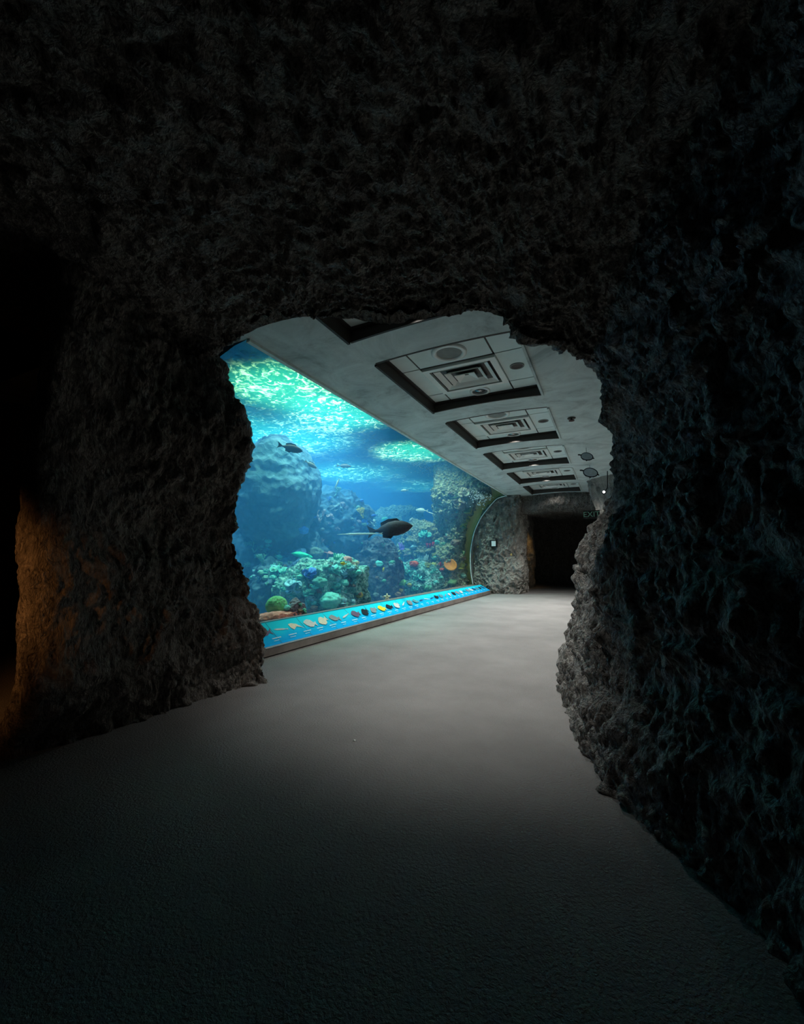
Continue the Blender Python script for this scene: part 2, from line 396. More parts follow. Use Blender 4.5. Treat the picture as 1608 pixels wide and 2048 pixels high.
protos = [(coffer(y0, y1), 'dark-lined ceiling recess with pale tiles, ', 'ceiling coffers along the corridor'),
          (diffuser(-1.765, y0+1.21), 'white stepped square air vent in the ', 'air vents in the coffers'),
          (ringspk(-1.76, y0+.42), 'round white-rimmed ceiling speaker in the ', 'round speakers in the coffers'),
          (downlight(-1.75, y0+1.87), 'small round recessed downlight in the ', 'downlights in the coffers'),
          (sensor(-1.03, y0+1.22), 'small dark round ceiling sensor in the ', 'small round sensors in the coffers')]
for i in range(6):
    for k, (pr, lab, grp) in enumerate(protos):
        o = pr if i == 0 else copy_tree(pr)
        if i: o.location = pr.location+Vector((0, 2.68*i, 0))
        if k == 0: lb_ = lab+'the '+WORD[i]
        else: lb_ = lab+WORD[i]
        tag(o, ' '.join(lb_.split()[:16]).rstrip(','), None, grp)
    ld = bpy.data.lights.new('downlight_lamp', 'SPOT'); ld.energy = DLP[i] if 'DLP' in globals() else 60; ld.spot_size = math.radians([84, 108, DLA, DLA, DLA, DLA][i]); ld.spot_blend = 1.
    ld.shadow_soft_size = .05; ld.color = (1, .97, .92)
    lo = bpy.data.objects.new('downlight_lamp', ld); C.objects.link(lo); lo.location = (-1.75, y0+1.87+2.68*i, ZP-.03)
    if i == 0: lo.rotation_euler = (math.radians(19), 0, 0)

# ------------------------------------------------------------------ window: acrylic vault
t = NT('acrylic'); tr = t.new('ShaderNodeBsdfTransparent'); tr.inputs[0].default_value = (.97, .99, .99, 1)
gl = t.new('ShaderNodeBsdfGlossy'); gl.inputs['Roughness'].default_value = .02; lw = t.new('ShaderNodeLayerWeight'); pw = t.new('ShaderNodeMath', operation='POWER'); pw.inputs[1].default_value = 5.; t.link(lw.outputs['Facing'], pw.inputs[0])
ml = t.new('ShaderNodeMath', operation='MULTIPLY_ADD'); ml.inputs[1].default_value = .16; ml.inputs[2].default_value = .006; t.link(pw.outputs[0], ml.inputs[0])
mx = t.new('ShaderNodeMixShader'); t.link(ml.outputs[0], mx.inputs[0]); t.link(tr.outputs[0], mx.inputs[1]); t.link(gl.outputs[0], mx.inputs[2]); t.link(mx.outputs[0], t.out.inputs[0])
ACRYL = t.m
def strip(name, offs, ya, yb, m, parent, n=40, ny=2):
    # closed section along the glass profile between two offsets (towards the room positive)
    vs = []; fs = []
    sec = []
    for i in range(n+1):
        x, z = profpt(i/n); x2, z2 = profpt(min(1, i/n+.01)); x1, z1 = profpt(max(0, i/n-.01))
        tx, tz = x2-x1, z2-z1; l = math.hypot(tx, tz); nx, nz = tz/l, -tx/l
        sec.append(((x+nx*offs[0], z+nz*offs[0]), (x+nx*offs[1], z+nz*offs[1])))
    for yy in (ya, yb):
        for a, b_ in sec: vs += [(a[0], yy, a[1]), (b_[0], yy, b_[1])]
    S = 2*(n+1)
    for i in range(n):
        a, b_, c, d = 2*i, 2*i+1, 2*i+3, 2*i+2
        fs += [(a, b_, c, d), (S+a, S+d, S+c, S+b_), (a, d, S+d, S+a), (b_, S+b_, S+c, c)]
    fs += [(0, S, S+1, 1), (2*n, 2*n+1, S+2*n+1, S+2*n)]
    return mesh(name, vs, fs, m, parent, False)
win = empty('window_1', (-4.9, 10, .3), 'long curved acrylic aquarium window arching beside the corridor', 'aquarium window'); win['kind'] = 'structure'
strip('pane', (-.06, 0.), Y0, Y1, ACRYL, win)
strip('gasket', (-.02, .045), Y1, Y1+.16, GASK, win)
strip('frame', (.015, .05), Y1-.05, Y1, RIMGLINT, win)
strip('frame', (.045, .085), Y1+.06, Y1+.18, STEEL, win)
g = G(); g.box((-3.64, Y0, 3.965), (-3.585, Y1, 4.003)); g.obj('refraction_strip', RIMGLINT, win)  # pale strip added to paint the bright refraction line at the ceiling edge
# fish-guide rail ---------------------------------------------------------------
RY0, RY1 = 3.75, 16.8
def RX(y, a, b_): return a+(b_-a)*(y-4.5)/(16.8-4.5)
rail = empty('fish_guide_rail', (-4.5, 10, 0), 'long low rail with a sloping blue fish-guide panel under the aquarium window', 'information rail')
def railsec(y):
    return [(RX(y, -4.62, -4.29), 0.02), (RX(y, -4.62, -4.29), .125), (RX(y, -5.04, -4.74), RX(y, .455, .36)), (-5.3, RX(y, .385, .335)), (-5.3, .02)]
a, b_ = railsec(RY0), railsec(RY1)
vs = [(x, RY0, z) for x, z in a]+[(x, RY1, z) for x, z in b_]
mesh('base', vs, [(i, i+5, (i+1) % 5+5, (i+1) % 5) for i in range(5)]+[(0, 1, 2, 3, 4), (9, 8, 7, 6, 5)], RAILB, rail)
vs = [(x+.03, yy, z) for yy in (RY0, RY1+.01) for x, z in ((RX(yy, -4.64, -4.31), .0), (RX(yy, -4.64, -4.31), .022), (-5.3, .022), (-5.3, 0))]
def slant(y, k, off=0.):   # k 0 at the front edge, 1 at the back
    x0, z0 = RX(y, -4.62, -4.29), .125; x1, z1 = RX(y, -5.04, -4.74), RX(y, .455, .36)
    l = math.hypot(x1-x0, z1-z0); nx, nz = (z1-z0)/l, -(x1-x0)/l
    return Vector((x0+(x1-x0)*k+nx*off, y, z0+(z1-z0)*k+nz*off))
def slantbox(ya, yb, ka, kb, o0, o1, name, m, parent=rail):
    vs = [slant(y, k, o) for o in (o0, o1) for y, k in ((ya, ka), (yb, ka), (yb, kb), (ya, kb))]
    return mesh(name, vs, [(0, 3, 2, 1), (4, 5, 6, 7), (0, 1, 5, 4), (1, 2, 6, 5), (2, 3, 7, 6), (3, 0, 4, 7)], m, parent)
t = NT('printed_blue_panel'); b = t.bsdf(.6, .1); tc = t.new('ShaderNodeNewGeometry'); sp = t.new('ShaderNodeSeparateXYZ'); t.link(tc.outputs['Position'], sp.inputs[0])
mr = t.new('ShaderNodeMapRange'); mr.inputs[1].default_value = .12; mr.inputs[2].default_value = .42; t.link(sp.outputs[2], mr.inputs[0])
ad = t.new('ShaderNodeMath', operation='MULTIPLY_ADD'); ad.inputs[1].default_value = .5; t.link(t.noise(t.coord(), 3.5, 3), ad.inputs[0]); t.link(mr.outputs[0], ad.inputs[2])
t.link(t.ramp(ad.outputs[0], [(.2, (.0, .27, .72, 1)), (.7, (.0, .44, .80, 1)), (1., (.01, .66, .86, 1))]), b.inputs['Base Color']); PANEL = t.m
slantbox(RY0+.02, RY1-.03, .06, .95, .0, .012, 'graphic_panel', PANEL)
slantbox(RY0, RY1, .0, .05, -.01, .02, 'front_edge_strip', STEEL); slantbox(RY0, RY1, .955, 1.0, -.01, .02, 'back_edge_strip', STEEL)
slantbox(RY1-.03, RY1+.01, 0, 1, -.01, .022, 'end_cap', DARKTRIM)
g = G(); g.add([(-5.17, RY0, .425), (-5.13, RY0, .43), (-5.06, RY1, .365), (-5.10, RY1, .362), (-5.17, RY0, .40), (-5.13, RY0, .40), (-5.06, RY1, .33), (-5.10, RY1, .33)],
               [(0, 1, 2, 3), (4, 7, 6, 5), (0, 4, 5, 1), (1, 5, 6, 2), (2, 6, 7, 3), (3, 7, 4, 0)]); g.obj('sill_strip', STEEL, rail)
PC = {n: plain('print_'+n, c, .4, .3, 0, .25, 60) for n, c in dict(silver=(.62, .60, .60, 1), plum=(.16, .10, .17, 1), cream=(.75, .66, .52, 1), black=(.015, .017, .022, 1), yellow=(.9, .62, .03, 1), teal=(.10, .30, .36, 1), navy=(.02, .06, .2, 1), grey=(.28, .28, .3, 1)).items()}
PTXT = plain('print_white', (.6, .85, .9, 1), .4)
def fishshape(kind, L, Hh):
    # 2-D outline: nose left, tail right
    if kind == 'slim': body = [(0, 0), (.2, .5), (.6, .5), (.85, .12), (1, .45), (.97, 0), (1, -.45), (.85, -.12), (.6, -.45), (.2, -.5)]
    elif kind == 'ray': body = [(0, .5), (.25, .75), (.6, .55), (.8, .0), (1, -.6), (.78, -.25), (.5, -.1), (.2, -.8), (.05, -.4)]
    elif kind == 'disc': body = [(0, .0), (.15, .55), (.4, 1), (.65, .9), (.8, .25), (1, .65), (.95, 0), (1, -.6), (.8, -.25), (.62, -.9), (.35, -1), (.12, -.55)]
    else: body = [(0, 0), (.12, .4), (.3, .8), (.45, 1.), (.6, .75), (.8, .2), (1, .7), (.94, 0), (1, -.7), (.8, -.2), (.6, -.65), (.35, -.8), (.12, -.45)]
    return [(x*L-L/2, y*Hh) for x, y in body]
kinds = ['fish', 'fish', 'slim', 'ray', 'disc', 'disc', 'fish', 'slim', 'disc', 'disc', 'fish', 'disc', 'fish', 'disc', 'slim', 'disc', 'fish', 'slim', 'slim', 'slim']
cols = ['silver', 'plum', 'silver', 'cream', 'silver', 'cream', 'grey', 'silver', 'plum', 'black', 'grey', 'yellow', 'black', 'silver', 'silver', 'grey', 'teal', 'navy', 'silver', 'navy', 'black', 'teal', 'grey', 'silver', 'black', 'grey', 'silver', 'black', 'grey', 'silver', 'navy', 'teal', 'black', 'navy', 'navy']
n = 0; yy = 4.62
k_ = 0
while yy < RY1-.15:
    kd = kinds[k_ % len(kinds)]; cl = cols[k_ % len(cols)]
    out = fishshape(kd, .30, .085 if kd != 'slim' else .032)
    tilt = random.uniform(-.35, .35); kc = .58
    vs = []
    for a_, b2 in out:
        u_, v_ = a_*math.cos(tilt)-b2*math.sin(tilt), a_*math.sin(tilt)+b2*math.cos(tilt)
        vs.append(slant(yy+u_, kc+v_/.46, .0135))
    o = mesh('fish_picture', vs, [tuple(range(len(vs)))], PC[cl], rail)
    vs = [slant(yy+(a_*1.08*math.cos(tilt)-(b2*1.12-.004)*math.sin(tilt)), kc+(a_*1.08*math.sin(tilt)+(b2*1.16-.006)*math.cos(tilt))/.46, .0128) for a_, b2 in out]
    mesh('printed_outline', vs, [tuple(range(len(vs)))], PC['navy'], o)
    # pale belly highlight and eye on the print
    for (c0, w_, h_, mt) in ((.02, .07, .018, 'silver' if cl not in ('silver', 'yellow') else 'cream'), (-.085, .012, .009, 'black')):
        vs = [slant(yy+c0+math.cos(q*math.pi/4)*w_, kc+(math.sin(q*math.pi/4)*h_+(.012 if mt == 'black' else -.012))/.46, .0145) for q in range(8)]
        mesh('printed_marking', vs, [tuple(range(8))], PC[mt], o, world=True).location = -rail.location*0
    g = G()
    L = random.uniform(.12, .2)
    for r_, (l_, h_) in enumerate(((L, .016), (L*.6, .009))):
        x_ = yy+.05; kk = .28-.085*r_
        while x_ < yy+.05+l_:
            wl = random.uniform(.012, .03)
            vs = [slant(x_, kk, .0135), slant(x_+wl, kk, .0135), slant(x_+wl, kk+h_/.46, .0135), slant(x_, kk+h_/.46, .0135)]
            g.add(vs, [(0, 1, 2, 3)]); x_ += wl+.006
    g.obj('caption', PTXT, rail)
    if k_ % 2 == 0: slantbox(yy-.2, yy-.194, .07, .94, .012, .0135, 'panel_seam', PC['teal'])
    yy += .36; k_ += 1
for ob in [o for o in C.objects if o.name.startswith(('printed_marking', 'printed_outline'))]:
    ob.location = (0, 0, 0)

# ------------------------------------------------------------------ far end of the corridor
def fpP(u, v):
    z = -.05+v*4.2
    # left edge hugs the window arch
    zz = min(max(z, .36), 3.99); xs = None
    for i in range(60):
        x, z_ = profpt(i/59)
        if z_ >= zz: xs = x; break
    xs = (xs if xs is not None else -3.6)+.06
    xs = min(xs, -3.5)
    pts = [(xs-.02, 17.35, z), (xs+.02, 17.13, z), (xs+.3, 17.08, z), (-3.7, 17.05, z), (-3.25+.1*math.sin(z*2), 17.15, z), (-3.12+.05*math.sin(z*1.3), 17.45, z), (-3.15, 18.2, z), (-3.4, 19.2, z), (-5, 19.4, z)]
    if xs > -3.72: pts[3] = (max(xs+.35, -3.45), 17.05, z)
    return path(pts, u)
pil = tag(sheet('rock_pillar', fpP, 300, 220, 1.1, ROCKP, flip=False), 'bright rough rock pillar at the far end of the aquarium window', 'rock pillar')
# header over the dark doorway, back wall, right corridor wall
def hdP(u, v):
    x = -3.2+u*3.2
    s = path([(x, 17.7, 4.2), (x, 17.55, 3.75-.12*math.sin(u*7)), (x, 17.6, 3.5-.25*math.sin(u*math.pi)*0-.1*math.sin(u*9)), (x, 17.9, 3.36), (x, 18.6, 3.4), (x, 25, 3.5)], v)
    return s
tag(sheet('wall_far_header', hdP, 160, 120, .8, ROCK, flip=True), 'rock lip above the dark far doorway', 'rock wall', kind='structure').name = 'wall_header'
def rwP(u, v):
    z = v*4.25-.04; lump = max(0, z-2.2)*.30
    return path([(1.0, 5.6, z), (.55, 6.5, z), (.5, 12.8, z), (.35, 13.9, z), (.15-lump, 14.6, z), (-.05-lump, 15.2, z), (-.1, 16.2, z), (-.12, 18, z), (-.2, 25, z)], u)
tag(sheet('wall_corridor_right', rwP, 300, 110, .8, ROCKP, flip=True), 'rock wall along the right side of the corridor', 'rock wall', kind='structure').name = 'wall_right'
def enP(u, v): return path([(-6, 24.2, v*4-.05), (-4.5, 24.4, v*4-.05), (-2, 24.6, v*4-.05), (.4, 24.3, v*4-.05)], u)
tag(sheet('wall_end', enP, 120, 80, .9, ROCK), 'dark rock wall beyond the far doorway', 'rock wall', kind='structure')
def obP(u, v): z = v*3.9-.04; return path([(-6, 20.1, z), (-4, 20.0, z), (-3.2-.18*abs(z-1.6), 20.1, z), (-3.1-.18*abs(z-1.6), 20.5, z), (-3.4, 22, z), (-4, 24, z)], u)
tag(sheet('rock_buttress', obP, 100, 100, .7, ROCKP), 'rock buttress with an amber glow behind the far pillar', 'rock')
# plate on the far pillar
p = aty(989, 1087, 17.0)
s = empty('wall_plate', (p.x, 16.95, p.z), 'small square white plate on the far rock pillar', 'wall plate')
g = G(); g.box((p.x-.10, 16.9, p.z-.11), (p.x+.07, 16.93, p.z+.10)); g.obj('face', WHITE, s)
g = G(); g.box((p.x-.17, 16.93, p.z-.15), (p.x+.11, 17.1, p.z+.14)); g.obj('plate_shadow', DARK, s)  # dark box behind the plate stands in for its shadow
# exit sign
def textobj(name, txt, size, m, loc, rot, parent=None):
    cu = bpy.data.curves.new(name, 'FONT'); cu.body = txt; cu.size = size; cu.extrude = .004; cu.align_x = 'CENTER'; cu.align_y = 'CENTER'
    o = bpy.data.objects.new(name, cu); C.objects.link(o); o.rotation_euler = rot; o.location = loc
    dg = bpy.context.evaluated_depsgraph_get(); me = bpy.data.meshes.new_from_object(o.evaluated_get(dg)); C.objects.unlink(o); bpy.data.objects.remove(o)
    o = bpy.data.objects.new(name, me); C.objects.link(o); me.materials.clear(); me.materials.append(m); o.rotation_euler = rot; o.location = loc
    if parent is not None: o.parent = parent; o.location = Vector(loc)-parent.location
    return o
p = aty(1183, 1029, 14.4)
s = empty('exit_sign', p, 'dim green EXIT sign partly hidden by the right rock wall', 'exit sign')
g = G(); g.box((p.x-.24, p.y, p.z-.13), (p.x+.24, p.y+.05, p.z+.13)); g.obj('housing', DARK, s)
g = G(); g.box((p.x-.006, p.y+.02, p.z+.13), (p.x+.006, p.y+.032, 4.0)); g.obj('hanger', GREYM, s)
textobj('lettering', 'EXIT', .24, emit('exit_green', (.18, .42, .32, 1), .13), (p.x, p.y-.003, p.z), (math.pi/2, 0, 0), s)
# small bright spot lamp by the right wall
p = aty(1208, 985, 13.3)
s = empty('spot_lamp', p, 'tiny bright white spot lamp high on the right rock near the ceiling', 'spot lamp')
g = G(); g.lathe([(.03, .10), (.045, .08), (.05, -.01), (.042, -.015)], p, 16, (-.3, -1, -.2)); g.obj('housing', DARK, s, True)
g = G(); g.lathe([(0.001, .0), (.036, .0), (.036, .01)], p+Vector((.0, -.115, -.0)), 16, (-.3, -1, -.2)); g.obj('lens', emit('spot_lens', (1, 1, 1, 1), 3), s)
g = G(); g.tube([p+Vector((0, .02, 0)), p+Vector((.1, .1, .15)), (p.x+.12, p.y+.15, 4.0)], .012, 8); g.obj('bracket', DARK, s)
# sprinkler
p = atz(1143, 836, 4.0)
s = empty('sprinkler', p, 'small brownish sprinkler head on the ceiling right of the coffers', 'sprinkler')
g = G(); g.lathe([(.0, -.06), (.05, -.055), (.05, -.045), (.012, -.04), (.012, 0)], p, 12); g.obj('head', plain('sprinkler_red', (.06, .02, .018, 1)), s)
g = G(); g.lathe([(.07, -.012), (.07, 0)], p, 20); g.obj('escutcheon', DARKTRIM, s)
# turtles on the ceiling
TURT = plain('turtle_shell_grey', (.34, .40, .43, 1), .6); TBL = plain('turtle_outline_black', (.008, .012, .016, 1), .6)
def turtle(px, py, y, sc_, label):
    p = aty(px, py, y); s = empty('turtle_figure', p, label, 'turtle figure', 'turtle figures hanging under the ceiling')
    def P2(x, z, d): return (p.x+x*sc_, p.y+d, p.z+z*sc_)
    def blob(pts, th, name, m):
        n_ = len(pts); vs = [P2(x, z, -th) for x, z in pts]+[P2(x, z, .012) for x, z in pts]
        return mesh(name, vs, [(i, (i+1) % n_, n_+(i+1) % n_, n_+i) for i in range(n_)]+[tuple(range(n_))[::-1], tuple(n_+i for i in range(n_))], m, s)
    tl_ = -.30
    def rot(x, z): return (x*math.cos(tl_)-z*math.sin(tl_), x*math.sin(tl_)+z*math.cos(tl_))
    el = [(math.cos(a)*.27*(1+.10*math.cos(a+.5)), math.sin(a)*.17) for a in [k*2*math.pi/24 for k in range(24)]]
    blob([rot(x*1.12, z*1.2) for x, z in el], .015, 'shell_rim', TBL); blob([rot(x*.97, z*.96) for x, z in el], .03, 'shell', TURT)
    blob([(-.19, .11), (-.26, .13), (-.34, .155), (-.40, .145), (-.40, .105), (-.33, .095), (-.24, .06)], .02, 'head', TBL)
    for pts in ([(-.17, -.02), (-.20, -.14), (-.13, -.17), (-.09, -.08)], [(-.07, -.10), (-.03, -.24), (.03, -.22), (.03, -.12)], [(.06, -.12), (.12, -.23), (.17, -.20), (.15, -.10)]):
        blob(pts, .02, 'flipper', TBL)
    blob([(.20, -.06), (.33, -.17), (.36, -.14), (.25, -.02)], .015, 'tail', TBL)
    g = G(); g.tube([(p.x, p.y+.005, p.z+.1*sc_), (p.x, p.y+.005, 4.0)], .004, 6); g.obj('hanging_wire', TBL, s)
turtle(1173, 913, 10.3, .34/.75, 'upper and nearer of two dark turtle figures hanging beside the right rock')
turtle(1180, 945, 12.3, .48/.75, 'lower and farther of two dark turtle figures hanging beside the right rock')
# speck of litter on the carpet
p = atz(708, 1481, .004); g = G(); g.add([(p.x-.012, p.y-.004, .004), (p.x+.012, p.y-.006, .005), (p.x+.013, p.y+.006, .009), (p.x-.008, p.y+.007, .006), (p.x, p.y, .014)], [(0, 1, 4), (1, 2, 4), (2, 3, 4), (3, 0, 4), (3, 2, 1, 0)])
tag(g.obj('paper_scrap', WHITE), 'tiny white scrap lying on the grey carpet', 'litter')

# ================================================================== the tank
from mathutils.bvhtree import BVHTree
EYEV = Vector((0, 0, EYE))
FW = Vector((rx.z, fy.z, up.z))
def SC(p): return (p-EYEV).dot(FW)/F
WZ = 5.6
def area(loc, size, power, col, tilt=(0, 0, 0), sy=None):
    l = bpy.data.lights.new('tank_lamp', 'AREA'); l.energy = power; l.color = col; l.size = size; l.spread = math.radians(SPREAD)
    if sy: l.shape = 'RECTANGLE'; l.size_y = sy
    o = bpy.data.objects.new('tank_lamp', l); C.objects.link(o); o.location = loc; o.rotation_euler = tilt; return o
# water volume
vs = []; N_ = 24
sec = [(x-.07, z) for x, z in [profpt(i/N_) for i in range(N_+1)]]+[(-3.67, WZ-.1), (-18, WZ-.1), (-18, -.6), (-5.35, -.6), (-5.32, .3)]
n = len(sec)
vs = [(x, Y0+.05, z) for x, z in sec]+[(x, Y1+.1, z) for x, z in sec]
# tank widens behind the far pillar: second box
wv = mesh('tank_water', vs, [(i, n+i, n+(i+1) % n, (i+1) % n) for i in range(n)]+[tuple(range(n)), tuple(range(2*n-1, n-1, -1))], [], None)
t = NT('clear_sea_water'); va = t.new('ShaderNodeVolumeAbsorption'); va.inputs['Color'].default_value = ABSC; va.inputs['Density'].default_value = ABSD
vsn = t.new('ShaderNodeVolumeScatter'); vsn.inputs['Color'].default_value = SCC; vsn.inputs['Density'].default_value = SCD; vsn.inputs['Anisotropy'].default_value = .15
ads = t.new('ShaderNodeAddShader'); t.link(va.outputs[0], ads.inputs[0]); t.link(vsn.outputs[0], ads.inputs[1]); t.link(ads.outputs[0], t.out.inputs['Volume'])
WATERM = t.m
wv.data.materials.append(WATERM); tag(wv, 'blue-green sea water filling the aquarium behind the curved window', 'water', kind='stuff')
g = G(); g.box((-18, Y1+.1005, -.6), (-6.9, 29, WZ-.1)); tag(g.obj('tank_water', WATERM), 'deeper blue sea water beyond the far reef', 'water', kind='stuff')
# water surface: real ripples
def wsz(x, y):
    p = Vector((x, y, 0)); return WZ+.05*noise.noise(p*1.1)+.045*noise.noise(p*2.6+Vector((4, 4, 0)))+.02*noise.noise(p*6)
xs_ = [-18+i*.09 for i in range(160)]; ys_ = [Y0+j*.09 for j in range(286)]
vs = [(x, y, wsz(x, y)) for y in ys_ for x in xs_]; nx_ = len(xs_)
fs = [(j*nx_+i, j*nx_+i+1, (j+1)*nx_+i+1, (j+1)*nx_+i) for j in range(len(ys_)-1) for i in range(nx_-1)]
t = NT('rippled_water_surface'); v = t.coord((1, 1, .3))
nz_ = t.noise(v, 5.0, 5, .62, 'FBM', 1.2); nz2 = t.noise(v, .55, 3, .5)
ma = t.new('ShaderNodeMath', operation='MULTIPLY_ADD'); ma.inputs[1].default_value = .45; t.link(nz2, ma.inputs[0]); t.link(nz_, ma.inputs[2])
glint_mask = t.ramp(ma.outputs[0], [(.74, (0, 0, 0, 1)), (.80, (.12, .12, .12, 1)), (.87, (.27, .27, .27, 1))])  # noise patches of brighter translucency, painted as glints on the ripples
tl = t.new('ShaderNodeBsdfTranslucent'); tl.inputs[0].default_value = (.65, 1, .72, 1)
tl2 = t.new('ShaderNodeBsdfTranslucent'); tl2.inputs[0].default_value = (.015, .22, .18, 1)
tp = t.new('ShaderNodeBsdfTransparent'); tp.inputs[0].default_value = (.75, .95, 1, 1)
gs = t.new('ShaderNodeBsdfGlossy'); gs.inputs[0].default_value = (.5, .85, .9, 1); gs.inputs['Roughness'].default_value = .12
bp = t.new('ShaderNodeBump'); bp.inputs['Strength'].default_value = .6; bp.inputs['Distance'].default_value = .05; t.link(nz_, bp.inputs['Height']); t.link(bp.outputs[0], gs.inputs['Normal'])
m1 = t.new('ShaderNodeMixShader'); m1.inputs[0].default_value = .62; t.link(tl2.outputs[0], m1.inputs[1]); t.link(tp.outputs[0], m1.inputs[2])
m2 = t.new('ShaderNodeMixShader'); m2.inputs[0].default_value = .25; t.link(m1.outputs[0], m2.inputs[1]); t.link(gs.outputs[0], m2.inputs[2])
m3 = t.new('ShaderNodeMixShader'); t.link(glint_mask, m3.inputs[0]); t.link(m2.outputs[0], m3.inputs[1]); t.link(tl.outputs[0], m3.inputs[2])
t.link(m3.outputs[0], t.out.inputs[0]); SURF = t.m
tag(mesh('water_surface', vs, fs, SURF, None, True), 'rippled water surface seen from below, glinting white and green', 'water surface', kind='stuff')
# tank shell
TW = plain('tank_wall_blue', (.02, .10, .16, 1), .8, .1, 0, .3, .6); SAND = rockmat('tank_floor_sand', (.03, .045, .05, 1), (.12, .14, .13, 1), 5, 1., .12)
g = G(); g.add([(-18.05, Y0, 0), (-18.05, 29, 0), (-18.05, 29, 9), (-18.05, Y0, 9)], [(0, 1, 2, 3)]); g.add([(-18.05, 29, 0), (-6.5, 29, 0), (-6.5, 29, 9), (-18.05, 29, 9)], [(0, 1, 2, 3)])
ww = [(-18.05, Y0, -.8), (-5.3, Y0, -.8)]+[(x-.03, Y0, z) for x, z in PROF]+[(-3.6, Y0, 9), (-18.05, Y0, 9)]; g.add(ww, [tuple(range(len(ww)))]); g.add([(-3.6, Y0, 4.4), (-3.6, 17.4, 4.4), (-3.6, 17.4, 9), (-3.6, Y0, 9)], [(0, 1, 2, 3)])
g.add([(-6.85, 17.4, 0), (-6.5, 29, 0), (-6.5, 29, 9), (-6.85, 17.4, 9)], [(0, 1, 2, 3)]); g.add([(-18.05, Y0, 9), (-3.6, Y0, 9), (-3.6, 29, 9), (-18.05, 29, 9)], [(0, 1, 2, 3)])
tag(g.obj('wall_tank', TW), None, None, kind='structure')
g = G(); g.add([(-6.9, 17.2, 0), (-3.5, 17.2, 0), (-3.5, 17.2, 9), (-6.9, 17.2, 9)], [(0, 1, 2, 3)]); g.box((-6.9, 17.19, 0), (-3.5, 17.4, 9)); tag(g.obj('wall_tank_end', BEIGE), 'mustard rendered end wall of the tank beside the window rim', 'tank wall', kind='structure')
def tfz(x, y):
    p = Vector((x, y, 3)); d = max(0, -5.6-x); return -.35+min(.9, d*.09)+.22*noise.noise(p*.5)*min(1, d)+.07*noise.noise(p*1.9)
xs_ = [-18.15+i*.16 for i in range(81)]; ys_ = [Y0+j*.16 for j in range(161)]
tag(mesh('tank_floor', [(x, y, tfz(x, y)) for y in ys_ for x in xs_], [(j*81+i, j*81+i+1, (j+1)*81+i+1, (j+1)*81+i) for j in range(160) for i in range(80)], SAND, None, True), 'uneven sandy bed of the tank', 'sand', kind='structure').name = 'floor_tank'

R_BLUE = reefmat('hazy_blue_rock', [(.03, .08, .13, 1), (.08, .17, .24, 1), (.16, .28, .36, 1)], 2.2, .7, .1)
R_TEAL = reefmat('teal_reef_rock', [(.05, .045, .05, 1), (.07, .22, .20, 1), (.24, .60, .55, 1), (.50, .85, .80, 1), (.14, .26, .22, 1)], 5.5, 1., .12)
R_DARK = reefmat('dark_reef_rock', [(.03, .035, .05, 1), (.10, .12, .15, 1), (.20, .30, .30, 1)], 4, 1., .07)
R_GREEN = reefmat('green_reef_rock', [(.06, .07, .04, 1), (.22, .26, .14, 1), (.50, .52, .36, 1), (.16, .34, .22, 1)], 5, 1., .12)
R_PINK = reefmat('reddish_rock', [(.55, .16, .12, 1), (.85, .32, .26, 1), (.95, .50, .42, 1)], 6, .6, .04)
R_GREY = reefmat('grey_violet_rock', [(.10, .09, .12, 1), (.26, .25, .30, 1)], 8, .7, .04)
def frame_at(p):
    d = (p-EYEV); d.z = 0; d.normalize(); r = Vector((d.y, -d.x, 0)); return r, d
ICO = {}
def ico(sub):
    if sub not in ICO:
        bm = bmesh.new(); bmesh.ops.create_icosphere(bm, subdivisions=sub, radius=1)
        ICO[sub] = ([v_.co.copy() for v_ in bm.verts], [tuple(q.index for q in f_.verts) for f_ in bm.faces]); bm.free()
    return ICO[sub]
def blobv(p, rw, rd, rh, seed, amp=.22, sub=5, flat=0., lumps=1.):
    vv, ff = ico(sub); r, d = frame_at(p); o = Vector((seed*3.7, seed*1.3, seed*7.1)); out = []
    for c in vv:
        k = 1+amp*(noise.noise(c*1.1+o)*1.2+noise.noise(c*2.3+o)*.7)
        w_ = c*k; z = w_.z
        if flat and z > 0: z = min(z, flat+.12*noise.noise(c*3+o))
        q = p+r*(w_.x*rw)+d*(w_.y*rd)+Vector((0, 0, z*rh))
        n_ = (r*(c.x/rw)+d*(c.y/rd)+Vector((0, 0, c.z/rh))).normalized()
        e = (abs(noise.noise(q*2.2+o))*.34+abs(noise.noise(q*5+o))*.16+abs(noise.noise(q*11+o))*.07)
        e = .16-e
        out.append(q+n_*e*lumps)
    return out, ff
HOST = []
def reef(name, label, px, py, y, wpx, hpx, rd, seed, m, amp=.22, sub=5, flat=0., lumps=1., cat='reef rock', group=None):
    p = aty(px, py, y); s = SC(p)
    out, ff = blobv(p, wpx*s, rd, hpx*s, seed, amp, sub, flat, lumps)
    out = [Vector((q.x, q.y, max(q.z, -.4))) for q in out]
    # keep clear of the acrylic
    for q in out:
        xg = interp([(z_, x_) for x_, z_ in PROF], q.z)-.12
        if q.x > xg and q.y < 17.1: q.x = xg-.02*random.random()
    o = tag(mesh(name, out, ff, m, None, True), label, cat, group); HOST.append(o); return o
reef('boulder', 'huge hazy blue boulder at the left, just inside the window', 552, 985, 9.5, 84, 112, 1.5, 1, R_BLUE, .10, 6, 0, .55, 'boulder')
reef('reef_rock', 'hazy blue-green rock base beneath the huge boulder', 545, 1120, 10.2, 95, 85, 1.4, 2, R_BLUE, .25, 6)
reef('reef_rock', 'teal coral-crusted reef rock right behind the green brain coral', 645, 1185, 9.0, 84, 66, 1.0, 3, R_TEAL, .2, 6, 0, .8)
reef('reef_rock', 'upper teal shoulder of the near reef under the pink corals', 690, 1165, 9.3, 44, 50, .6, 4, R_TEAL, .2, 5)
